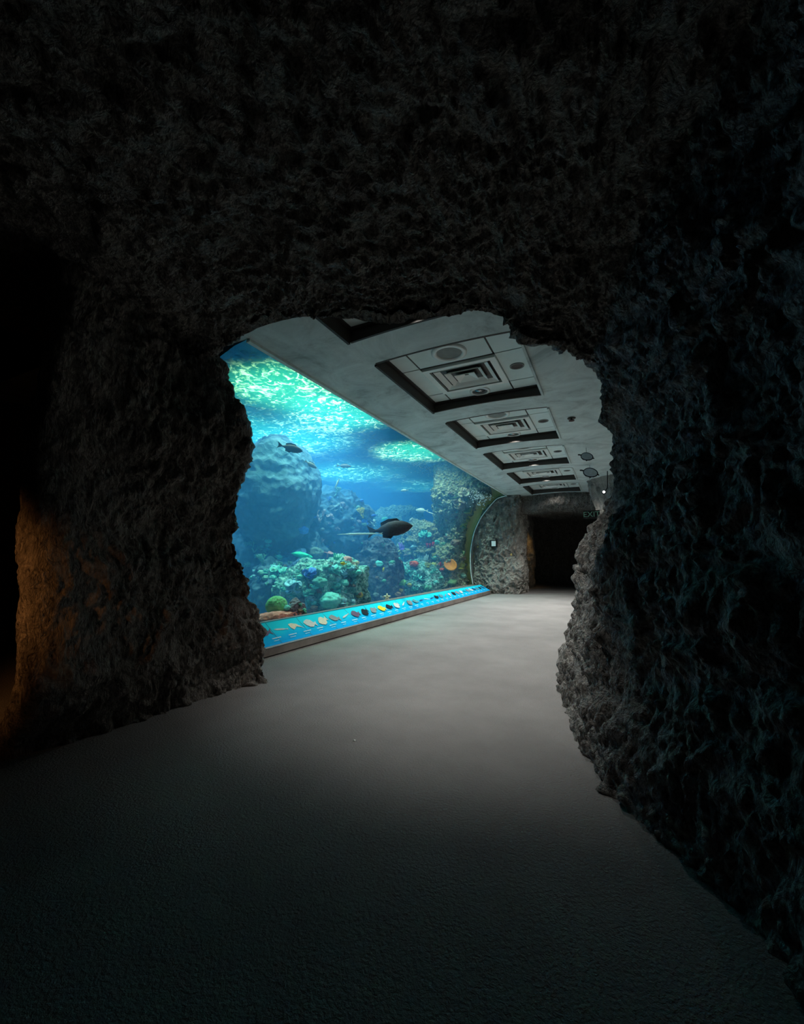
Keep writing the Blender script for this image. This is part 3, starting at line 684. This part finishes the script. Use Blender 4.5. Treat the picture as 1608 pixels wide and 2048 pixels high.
reef('reef_rock', 'bluish lower rock at the left foot of the near reef', 590, 1150, 9.4, 42, 48, .6, 5, reefmat('blue_reef_rock', [(.03, .06, .12, 1), (.06, .16, .34, 1), (.20, .42, .62, 1)], 4, 1., .07), .2, 5)
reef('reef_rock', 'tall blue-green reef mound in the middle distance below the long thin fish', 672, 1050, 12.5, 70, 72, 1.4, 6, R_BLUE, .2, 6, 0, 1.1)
reef('reef_rock', 'shadowy navy rock column in the centre, below the large dark fish', 752, 1160, 12.8, 52, 92, .9, 7, R_DARK, .10, 6, .85, .7)
reef('reef_rock', 'distant green rock mound above the large dark fish', 790, 1065, 19.0, 60, 52, 1.5, 8, R_GREEN, .2, 5)
reef('reef_rock', 'dark ledge of reef right of the large dark fish', 850, 1100, 17.2, 52, 58, 1.0, 9, R_GREEN, .2, 6)
reef('reef_rock', 'green coral-covered reef rock below the orange sponges', 835, 1180, 14.9, 50, 56, .8, 10, R_TEAL, .2, 6, 0, .7)
reef('reef_rock', 'blue rock at the far left edge of the tank beside the dark cave wall', 500, 1150, 9.8, 40, 45, .8, 13, R_BLUE, .2, 5)
reef('reef_rock', 'blue shadowed rock slope between the huge boulder and the near reef', 540, 1190, 8.5, 36, 70, .6, 15, R_BLUE, .22, 6)
# end wall rock, rising to the surface beside the window rim
def ewP(u, v):
    z = .2+v*5.6; k = max(0, min(1, (z-1.)/3.2))
    xr = interp([(z_, x_) for x_, z_ in PROF], z)-.30-.30*k-.25*max(0, k-.5)
    return path([(xr+.1, 17.3, z), (xr, 16.95-.1*k, z), (xr-.35, 16.6, z), (-6.45, 16.55-.3*math.sin(z*2), z), (-6.75, 17.0, z), (-6.95, 18.5, z)], u)
o = tag(sheet('reef_wall', ewP, 150, 200, 1.1, R_GREEN), 'steep olive-brown reef wall at the far end beside the mustard rim', 'reef rock'); HOST.append(o)
# small rocks near the glass
reef('reef_rock', 'low reddish-pink rock shelf at the window foot under the green brain coral', 562, 1240, 6.0, 52, 16, .34, 11, R_PINK, .2, 5, 0, .22)
reef('reef_rock', 'small grey-violet rock right of the green brain coral', 592, 1223, 6.35, 19, 24, .22, 12, R_GREY, .2, 5, 0, .25)
reef('reef_rock', 'brown rubble rock at the window foot in the centre', 772, 1216, 10.0, 40, 9, .25, 14, reefmat('brown_rubble', [(.06, .05, .04, 1), (.25, .17, .13, 1)], 8), .2, 4, 0, .25)

def bvh(objs):
    vs, fs = [], []
    for o in objs:
        k = len(vs); vs += [v_.co.copy() for v_ in o.data.vertices]; fs += [tuple(i+k for i in f_.vertices) for f_ in o.data.polygons]
    return BVHTree.FromPolygons(vs, fs)
bpy.context.view_layer.update()
TREE = bvh(HOST)
def hit(px, py):
    d = ray(px, py).normalized(); start = EYEV
    h = TREE.ray_cast(start, d)
    return (h[0], h[1]) if h[0] is not None and h[0].y > 4.5 else (None, None)
cm = {}
def cmat(n_, c, sc_=25, bs=.5):
    if n_ not in cm:
        a_ = tuple(q*.7 for q in c)+(1,); b2 = tuple(min(1, q*1.15) for q in c)+(1,)
        cm[n_] = rockmat('coral_'+n_, a_, b2, sc_, bs, .02, .7, .2, (1, 1, 1))
    return cm[n_]
def branch(g, p, d, L, r, depth, spread=.6, nb=3):
    q = p+d*L; mid = p+d*L*.5+Vector((random.uniform(-1, 1), random.uniform(-1, 1), random.uniform(-1, 1)))*L*.08
    g.tube([p, mid, q], [r, r*.85, r*.65], 6)
    if depth == 0: return
    for i in range(nb):
        e = (d+Vector((random.uniform(-1, 1), random.uniform(-1, 1), random.uniform(-.3, 1)))*spread).normalized()
        branch(g, q, e, L*random.uniform(.6, .85), r*.68, depth-1, spread, nb)
def coral(kind, px, py, size, m, label, cat='coral', group=None, y=None):
    if y is None:
        p, n_ = hit(px, py)
        if p is None: return None
    else: p = aty(px, py, y); n_ = Vector((0, 0, 1))
    s = SC(p)*size; g = G(); r, d = frame_at(p)
    if kind == 'branch':
        for k in range(3): branch(g, p-Vector((0, 0, s*.3)), (Vector((0, 0, 1))+r*random.uniform(-.8, .8)-d*random.uniform(0, .5)).normalized(), s*.6, s*.10, 3, .65, 3)
        nm = 'branching_coral'
    elif kind == 'finger':
        for k in range(7):
            x = (k-3)*.3*s; b0 = p+r*x-Vector((0, 0, s*.8)); h = s*random.uniform(1.3, 2.0)
            g.tube([b0, b0+Vector((0, 0, h*.5))+r*x*.15-d*s*.1, b0+Vector((0, 0, h))+r*x*.3-d*s*.1], [s*.13, s*.14, s*.09], 8)
        g.lathe([(.001, -.3*s), (s*.9, -.2*s), (s*1., 0), (s*.4, .15*s), (.001, .2*s)], p-Vector((0, 0, s*.8)), 16)
        nm = 'finger_coral'
    elif kind == 'cup':
        ax = (-d*.85+Vector((0, 0, .45))-r*.15).normalized()
        g.lathe([(.001, -s*.9), (s*.35, -s*.8), (s*.8, -s*.25), (s*1., .12*s), (s*.92, .2*s), (s*.78, .12*s), (s*.45, -s*.05), (.001, -s*.12)], p+ax*s*.6, 28, ax, 1.25); nm = 'cup_sponge'
    elif kind == 'table':
        q = []
        g.lathe([(s*.18, -s*.6), (s*.14, -s*.1), (s*.5, 0), (s*1.05, .12*s), (s*1.1, .2*s), (s*.9, .2*s), (s*.001, .1*s)], p+Vector((0, 0, s*.3)), 26, (Vector((0, 0, 1))-d*.3+r*.2), .8)
        for i_, v_ in enumerate(g.v): v_ += Vector((0, 0, noise.noise(v_*6/max(.3, s*4))*s*.25))
        nm = 'table_coral'
    elif kind == 'tube':
        for k in range(3):
            x = (k-1)*.55*s; c0 = p+r*x-Vector((0, 0, s*.5)); ax = (Vector((0, 0, 1))+r*(k-1)*.25-d*.2)
            h = s*random.uniform(1.0, 1.6); g.lathe([(s*.2, 0), (s*.27, h*.5), (s*.34, h), (s*.27, h*1.02), (s*.2, h*.6), (.001, h*.5)], c0, 16, ax)
        nm = 'tube_sponge'
    elif kind == 'fan':
        for k in range(9):
            a_ = -1.1+k*.275; pts = [p-Vector((0, 0, s*.3))]; L_ = s*random.uniform(1.1, 1.5)
            for j in range(1, 6):
                f_ = j/5; aa = a_+.25*math.sin(j*1.7+k); pts.append(p-Vector((0, 0, s*.3))+(r*math.sin(aa)+Vector((0, 0, math.cos(aa))))*L_*f_-d*.1*s*f_)
            g.tube(pts, [s*.07, s*.055, s*.045, s*.04, s*.03, s*.02], 6)
        for k in range(1, 5):
            pts = [p-Vector((0, 0, s*.3))+(r*math.sin(-1.1+j*.22)+Vector((0, 0, math.cos(-1.1+j*.22))))*s*k*.28-d*.02*s*k for j in range(11)]; g.tube(pts, s*.03, 5)
        nm = 'sea_fan'
    elif kind in ('lump', 'brain', 'slab'):
        vv, ff = ico(5 if kind == 'brain' else 4); o_ = Vector((px*.1, py*.1, 0)); out = []
        for c in vv:
            if kind == 'brain': k = 1+.06*noise.noise(c*1.5+o_)-.07*(1-min(1, abs(noise.noise(c*3.4+o_+Vector((0, 0, c.z*1.5))))*5))
            else: k = 1+.25*noise.noise(c*1.4+o_)-.22*abs(noise.noise(c*3.5+o_))
            out.append(p+(r*c.x*(2.3 if kind == 'slab' else 1.05)+d*c.y+Vector((0, 0, c.z*(.93 if kind == 'brain' else .62 if kind == 'slab' else .75)-(c.x*.45 if kind == 'slab' else 0))))*k*s)
        g.add(out, ff); nm = 'brain_coral' if kind == 'brain' else 'coral_head'
    elif kind == 'clump':     # leafy ruffled coral
        for k in range(9):
            ax = (Vector((random.uniform(-1, 1), random.uniform(-1, 1), random.uniform(.3, 1)))-d*.5).normalized(); c0 = p+r*random.uniform(-.8, .8)*s+Vector((0, 0, random.uniform(-.5, .5)*s))-d*.2*s
            R_ = s*random.uniform(.35, .6); k0 = len(g.v); g.lathe([(R_*.1, -R_*.5), (R_*.5, -R_*.05), (R_, .25*R_), (R_*.97, .32*R_), (R_*.45, .08*R_), (.001, 0)], c0, 18, ax)
            for v_ in g.v[k0:]: v_ += ax*noise.noise(v_*9/max(.3, s*5)+Vector((k, 0, 0)))*R_*.5
        nm = 'ruffled_coral'
    return tag(g.obj(nm, m, None, True), label, cat, group)
cw = lambda *a: a
GREEN = rockmat('brain_coral_green', (.14, .85, .26, 1), (.50, 1., .55, 1), 26, .8, .06, .7, .2, (1, 1, 1), .5); MINT = cmat('mint', cw(.05, .85, .55)); YEL = cmat('yellow', cw(.95, .75, .10)); ORA = cmat('orange', cw(1., .30, .05)); RED = cmat('red', cw(.70, .05, .05)); CORAL = cmat('coral_red', cw(1., .17, .10))
PNK = cmat('pink', cw(.85, .42, .40)); PUR = cmat('purple', cw(.45, .22, .95)); TEAL = cmat('teal', cw(.20, .75, .68)); PALE = cmat('pale', cw(.70, .95, .90)); BLU = cmat('blue', cw(.10, .30, .85)); OLV = cmat('olive', cw(.50, .50, .12)); LBL = cmat('light_blue', cw(.35, .75, .95)); CREAM = cmat('cream', cw(.80, .75, .55)); BRN = cmat('brown', cw(.28, .20, .15))
# the brain coral sits on the reddish shelf
bc = coral('brain', 553, 1211, 20.5, GREEN, 'round bright green brain coral at the window foot by the cave wall', 'brain coral', y=6.15)
L = [
 ('slab', 604, 1110, 9.5, MINT, 'long mint-green coral lying on top of the near reef'),
 ('lump', 630, 1106, 16, cmat('grey_green', (.22, .36, .32)), 'domed grey-green coral head behind the long mint one'),
 ('table', 655, 1110, 12, PNK, 'flat pale pink plate coral on the crest of the near reef'),
 ('finger', 678, 1116, 9, cmat('deep_green', (.05, .5, .30)), 'small cluster of deep green finger coral beside the pink plate coral'),
 ('lump', 694, 1120, 10, PNK, 'dusky pink cone coral at the right end of the near reef crest'),
 ('clump', 708, 1128, 11, CREAM, 'beige ruffled coral at the right edge of the near reef'),
 ('clump', 620, 1146, 14, BLU, 'vivid blue ruffled coral on the left face of the near reef'),
 ('clump', 556, 1146, 15, TEAL, 'turquoise ruffled coral hugging the left slope of the near reef'),
 ('clump', 588, 1175, 17, LBL, 'pale blue ruffled coral low on the left of the near reef'),
 ('fan', 622, 1203, 13, PALE, 'white lacy coral low on the front of the near reef'),
 ('lump', 688, 1166, 10, TEAL, 'oval turquoise coral head on the right face of the near reef'),
 ('clump', 668, 1140, 13, TEAL, 'turquoise ruffled coral just under the crest of the near reef'),
 ('lump', 660, 1200, 22, TEAL, 'broad cracked teal coral head at the base of the near reef'),
 ('lump', 640, 1165, 15, cmat('sea_green', (.12, .45, .38)), 'sea-green coral head in the middle of the near reef'),
 ('lump', 718, 1190, 8, OLV, 'small olive coral head at the right foot of the near reef'),
 ('branch', 726, 1032, 14, YEL, 'yellow branching coral on the middle-distance mound'),
 ('branch', 668, 990, 15, cmat('sage', (.25, .50, .42)), 'sage branching coral crowning the middle-distance mound'),
 ('branch', 640, 1040, 17, cmat('mauve', (.45, .40, .45)), 'mauve branching coral on the left of the middle-distance mound'),
 ('clump', 742, 1048, 10, PALE, 'white-tipped coral below the yellow branching coral'),
 ('clump', 672, 1018, 16, cmat('slate', (.2, .3, .32)), 'slate-blue ruffled coral on top of the middle-distance mound'),
 ('finger', 806, 1093, 7, PUR, 'small violet finger coral right of the navy column'),
 ('lump', 827, 1093, 6, PALE, 'small pale crescent coral right of the violet one'),
 ('tube', 860, 1091, 8, RED, 'dark red tube sponge high on the right reef'),
 ('lump', 873, 1084, 6, TEAL, 'little turquoise coral head beside the dark red tube sponge'),
 ('tube', 826, 1115, 7, RED, 'dark red tube sponge directly above the bright orange one'),
 ('lump', 828, 1128, 9, CORAL, 'bright orange-red lumpy sponge below the dark red tube'),
 ('finger', 846, 1117, 9, PALE, 'white-tipped finger coral right of the orange-red sponge'),
 ('lump', 869, 1130, 8, OLV, 'mustard yellow sponge left of the orange cup sponge'),
 ('tube', 881, 1130, 6, RED, 'small red sponge between the mustard one and the orange cup'),
 ('lump', 884, 1139, 5, CORAL, 'tiny bright coral-red sponge at the foot of the small red sponge'),
 ('cup', 902, 1133, 12, ORA, 'glowing orange cup sponge with a yellow rim on the reef wall'),
 ('clump', 835, 1155, 15, TEAL, 'turquoise ruffled coral under the orange-red sponge'),
 ('clump', 812, 1143, 11, cmat('aqua', (.15, .6, .5)), 'aqua ruffled coral left of the orange-red sponge'),
 ('lump', 803, 1165, 9, GREEN, 'dull green round coral head at the lower left of the right reef'),
 ('clump', 850, 1180, 14, cmat('moss', (.12, .42, .30)), 'moss-green ruffled coral low on the right reef'),
 ('lump', 757, 1128, 9, TEAL, 'faint turquoise coral patch on the navy column'),
 ('branch', 893, 1040, 11, OLV, 'olive branching coral at the left edge of the reef wall'),
 ('clump', 850, 1068, 12, TEAL, 'turquoise coral along the dark ledge behind the large dark fish'),
 ('lump', 862, 1026, 5, PALE, 'pale coral tip above the dark ledge'),
 ('clump', 915, 1010, 13, cmat('tan', (.42, .38, .26)), 'tan ruffled coral high on the reef wall'),
 ('clump', 930, 985, 12, CREAM, 'cream ruffled coral at the top of the reef wall'),
 ('lump', 910, 1085, 9, BRN, 'brown coral head on the reef wall above the orange cup'),
 ('lump', 905, 1165, 9, cmat('fern', (.20, .38, .18)), 'fern-green coral head at the foot of the reef wall'),
 ('branch', 508, 1100, 16, cmat('seafoam', (.25, .6, .5)), 'seafoam branching coral beside the dark cave wall'),
 ('branch', 525, 1125, 14, cmat('seafoam', (.25, .6, .5)), 'seafoam branching coral on the slope below the huge boulder'),
 ('lump', 606, 1060, 11, BLU, 'deep blue coral head at the right foot of the huge boulder'),
 ('lump', 770, 1040, 8, GREEN, 'green coral head on the distant mound'),
]
for k, px, py, s_, m_, lab in L: coral(k, px, py, s_, m_, lab)
# small anonymous growths over the reefs
GR = [('small teal coral growths dotted over the near reef', (565, 720, 1130, 1225), [TEAL, cm['sea_green'], LBL, cm['aqua'], BRN], 100),
      ('small green and brown growths dotted over the right reef', (795, 885, 1080, 1200), [TEAL, cm['moss'], BRN, cm['aqua'], OLV], 60),
      ('small grey-green growths dotted over the reef wall', (885, 938, 985, 1170), [cm['tan'], BRN, cm['fern'], cm['sage'], OLV], 34),
      ('small blue-green growths dotted over the middle mound', (615, 735, 1000, 1095), [cm['slate'], cm['sage'], cm['mauve'], BLU], 26),
      ('small dim growths dotted over the navy column', (715, 795, 1085, 1215), [cm['slate'], BRN, cm['moss']], 16),
      ('small hazy growths on the slope under the huge boulder', (490, 580, 1075, 1185), [cm['seafoam'], TEAL, LBL, cm['seafoam']], 46)]
for grp, (x0, x1, y0_, y1_), ms, cnt in GR:
    for k in range(cnt):
        px, py = random.uniform(x0, x1), random.uniform(y0_, y1_)
        if any(math.hypot(px-q[1], py-q[2]) < q[3]+5 for q in L if 800 < q[1] < 910 and q[2] > 1080): continue
        kd_ = random.choice(['lump', 'lump', 'clump', 'branch', 'finger']); sz_ = random.uniform(3, 7.5); mt_ = random.choice(ms)
        hue = {'coral_light_blue': 'pale blue', 'coral_sea_green': 'sea-green'}.get(mt_.name, mt_.name.replace('coral_', '').replace('_', ' '))
        shp = dict(lump='rounded', clump='ruffled', branch='branching', finger='finger')[kd_]
        where = grp[grp.index('dotted')+7:] if 'dotted' in grp else grp[grp.index('growths')+8:]
        coral(kd_, px, py, sz_, mt_, 'small %s %s coral, one of several scattered %s' % (hue, shp, where), 'coral', 'small %s %s corals %s' % (hue, shp, where))
# starfish
p = aty(774, 1194, 10.1)
g = G(); s_ = .10
for k in range(5):
    a_ = k*2*math.pi/5+.3; r_, d_ = frame_at(p); e = p+(r_*math.cos(a_)+Vector((0, 0, math.sin(a_))))*s_-d_*.02
    g.tube([p, (p+e)/2, e], [.035, .028, .01], 8)
tag(g.obj('starfish', CREAM, None, True), 'pale orange starfish at the window foot in the centre', 'starfish')

# fish --------------------------------------------------------------------------
def fish(px, py, y, lpx, hratio, m, label, heading=1, pitch=0., yaw=0., slim=False, group=None, name='fish'):
    p = aty(px, py, y); L_ = lpx*SC(p); r, d = frame_at(p)
    ax = (r*math.cos(yaw)+d*math.sin(yaw))*heading; ax = (ax*math.cos(pitch)+Vector((0, 0, math.sin(pitch)))).normalized()
    upx = (Vector((0, 0, 1))-ax*ax.z).normalized(); sd = ax.cross(upx)
    H_ = L_*hratio; prof = [(.5, .02), (.46, .22), (.38, .55), (.25, .85), (.08, 1.), (-.1, .92), (-.25, .62), (-.36, .3), (-.41, .2), (-.5, .16)] if not slim else [(.5, .1), (.42, .3), (.3, .4), (.2, .9), (0, 1.), (-.3, .8), (-.42, .4), (-.5, .2)]
    g = G(); vs = []; n_ = 14
    for x, rr in prof:
        for k in range(n_):
            a_ = k*2*math.pi/n_; vs.append(p+ax*x*L_+upx*math.sin(a_)*rr*H_/2+sd*math.cos(a_)*rr*H_*.24)
    fs = [(i*n_+k, i*n_+(k+1) % n_, (i+1)*n_+(k+1) % n_, (i+1)*n_+k) for i in range(len(prof)-1) for k in range(n_)]+[tuple(range(n_)), tuple((len(prof)-1)*n_+k for k in range(n_))]
    g.add(vs, fs); body = g.obj(name, m, None, True); tag(body, label, 'fish', group)
    def fin(pts, nm):
        th = sd*H_*.02; q = [p+ax*x*L_+upx*z*H_/2 for x, z in pts]; k = len(q)
        vs = [v_+th for v_ in q]+[v_-th for v_ in q]
        mesh(nm, vs, [tuple(range(k)), tuple(range(2*k-1, k-1, -1))]+[(i, k+i, k+(i+1) % k, (i+1) % k) for i in range(k)], m, body)
    if not slim:
        fin([(-.44, .15), (-.66, .85), (-.60, 0), (-.66, -.85), (-.44, -.15)], 'tail_fin')
        fin([(.22, .8), (.12, 1.25), (-.1, 1.3), (-.3, .95), (-.3, .45), (0, .8)], 'dorsal_fin')
        fin([(.02, -.8), (-.08, -1.25), (-.28, -1.0), (-.28, -.45)], 'anal_fin')
    else: fin([(-.46, .2), (-.58, 1.2), (-.55, 0), (-.58, -1.2), (-.46, -.2)], 'tail_fin')
    for sg in (-1, 1):
        g = G(); c0 = p+ax*.36*L_+upx*.16*H_/2+sd*sg*H_*.125; g.lathe([(.001, -.03*H_), (.035*H_, 0), (.001, .03*H_)], c0, 10, sd); g.obj('eye', DARK, body, True)
    return body
FD = plain('dark_fish_skin', (.05, .045, .065, 1), .6, .2, 0, .25, 20); FS = plain('silver_fish_skin', (.65, .78, .75, 1), .4, .4, 0, .1, 20); FY = plain('yellow_fish_skin', (.95, .8, .1, 1), .5); FB = plain('blue_fish_skin', (.05, .18, .6, 1), .5); FG = plain('grey_fish_skin', (.18, .2, .22, 1), .5)
fish(786, 1057, 9.9, 82, .38, FD, 'large dark fish swimming right in the centre of the tank', 1, .12, -.25)
fish(584, 897, 7.6, 44, .36, FD, 'dark fish above the top right edge of the huge boulder', 1, -.16, .2)
fish(623, 930, 8.6, 24, .36, FG, 'dark fish half hidden behind the right shoulder of the boulder', 1, -.5, .2)
fish(690, 932, 10.5, 26, .28, FG, 'small dark fish in open water right of the boulder', 1, 0, .1)
fish(717, 1068, 9.3, 86, .05, FS, 'long thin pale fish left of the large dark fish', -1, -.03, .1, True)
fish(675, 965, 9.5, 19, .18, FS, 'slender silver fish rising steeply over the middle mound', 1, 1.2, 0, True)
fish(808, 981, 14.5, 14, .35, FS, 'small silver fish in the deep blue water, higher of three', -1, -.1)
fish(842, 1021, 16., 22, .38, FS, 'silver fish above the distant green mound', -1, .05)
fish(861, 1026, 15.5, 16, .16, FS, 'slim silver fish just right of the larger silver one', -1, .35, 0, True)
fish(686, 1127, 7.9, 12, .5, FY, 'tiny yellow fish over the near reef crest', -1, .1)
fish(767, 1138, 11.5, 8, .4, FY, 'tiny pale yellow fish before the navy column', 1, 1.3)
fish(826, 1094, 13., 16, .25, LBL, 'light blue crescent-shaped fish right of the violet coral', -1, -.1, 0, True)
fish(822, 1040, 14.5, 12, .4, FS, 'small pale fish above the nose of the large dark fish', 1, .9)
fish(748, 1031, 12., 12, .4, FB, 'small royal blue fish beside the yellow branching coral', -1, 0)
# bubbles near the far window top ------------------------------------------------
g = G(); rnd = random.Random(3); vv, ff = ico(1)
for k in range(700):
    u_ = rnd.random(); y_ = 8.+u_*9; z_ = 3.93-abs(rnd.gauss(0, 1))*(.05+.12*u_); x_ = interp([(a_, b2) for b2, a_ in PROF], z_)-.12-rnd.random()*.35
    r_ = rnd.uniform(.005, .02)*(.4+1.3*u_*u_)
    g.add([Vector((x_, y_, z_))+c*r_ for c in vv], ff)
tag(g.obj('bubbles', plain('white_bubble', (.9, 1, 1, 1), .3), None, True), 'white froth of bubbles under the window top toward the far end', 'bubbles', kind='stuff')
# lamps over the tank (behind the water surface) and the amber cave lamps
def spot(name, loc, target, power, col, ang, rad=.08):
    l = bpy.data.lights.new(name, 'SPOT'); l.energy = power; l.color = col; l.spot_size = math.radians(ang); l.spot_blend = .9; l.shadow_soft_size = rad
    o = bpy.data.objects.new(name, l); C.objects.link(o); o.location = loc
    o.rotation_euler = (Vector(target)-Vector(loc)).to_track_quat('-Z', 'Y').to_euler(); return o
for loc, tgt, pw, col, an in LAMPS: spot('tank_lamp', loc, tgt, pw, col, an, .12)
spot('amber_lamp', (-3.4, -.5, 1.7), (-4.6, 1.7, 1.05), AMB, (1, .40, .11), 50)
spot('amber_lamp', (-2.6, 19.3, 3.0), (-3.2, 20.0, 2.0), 25, (1, .55, .15), 60)
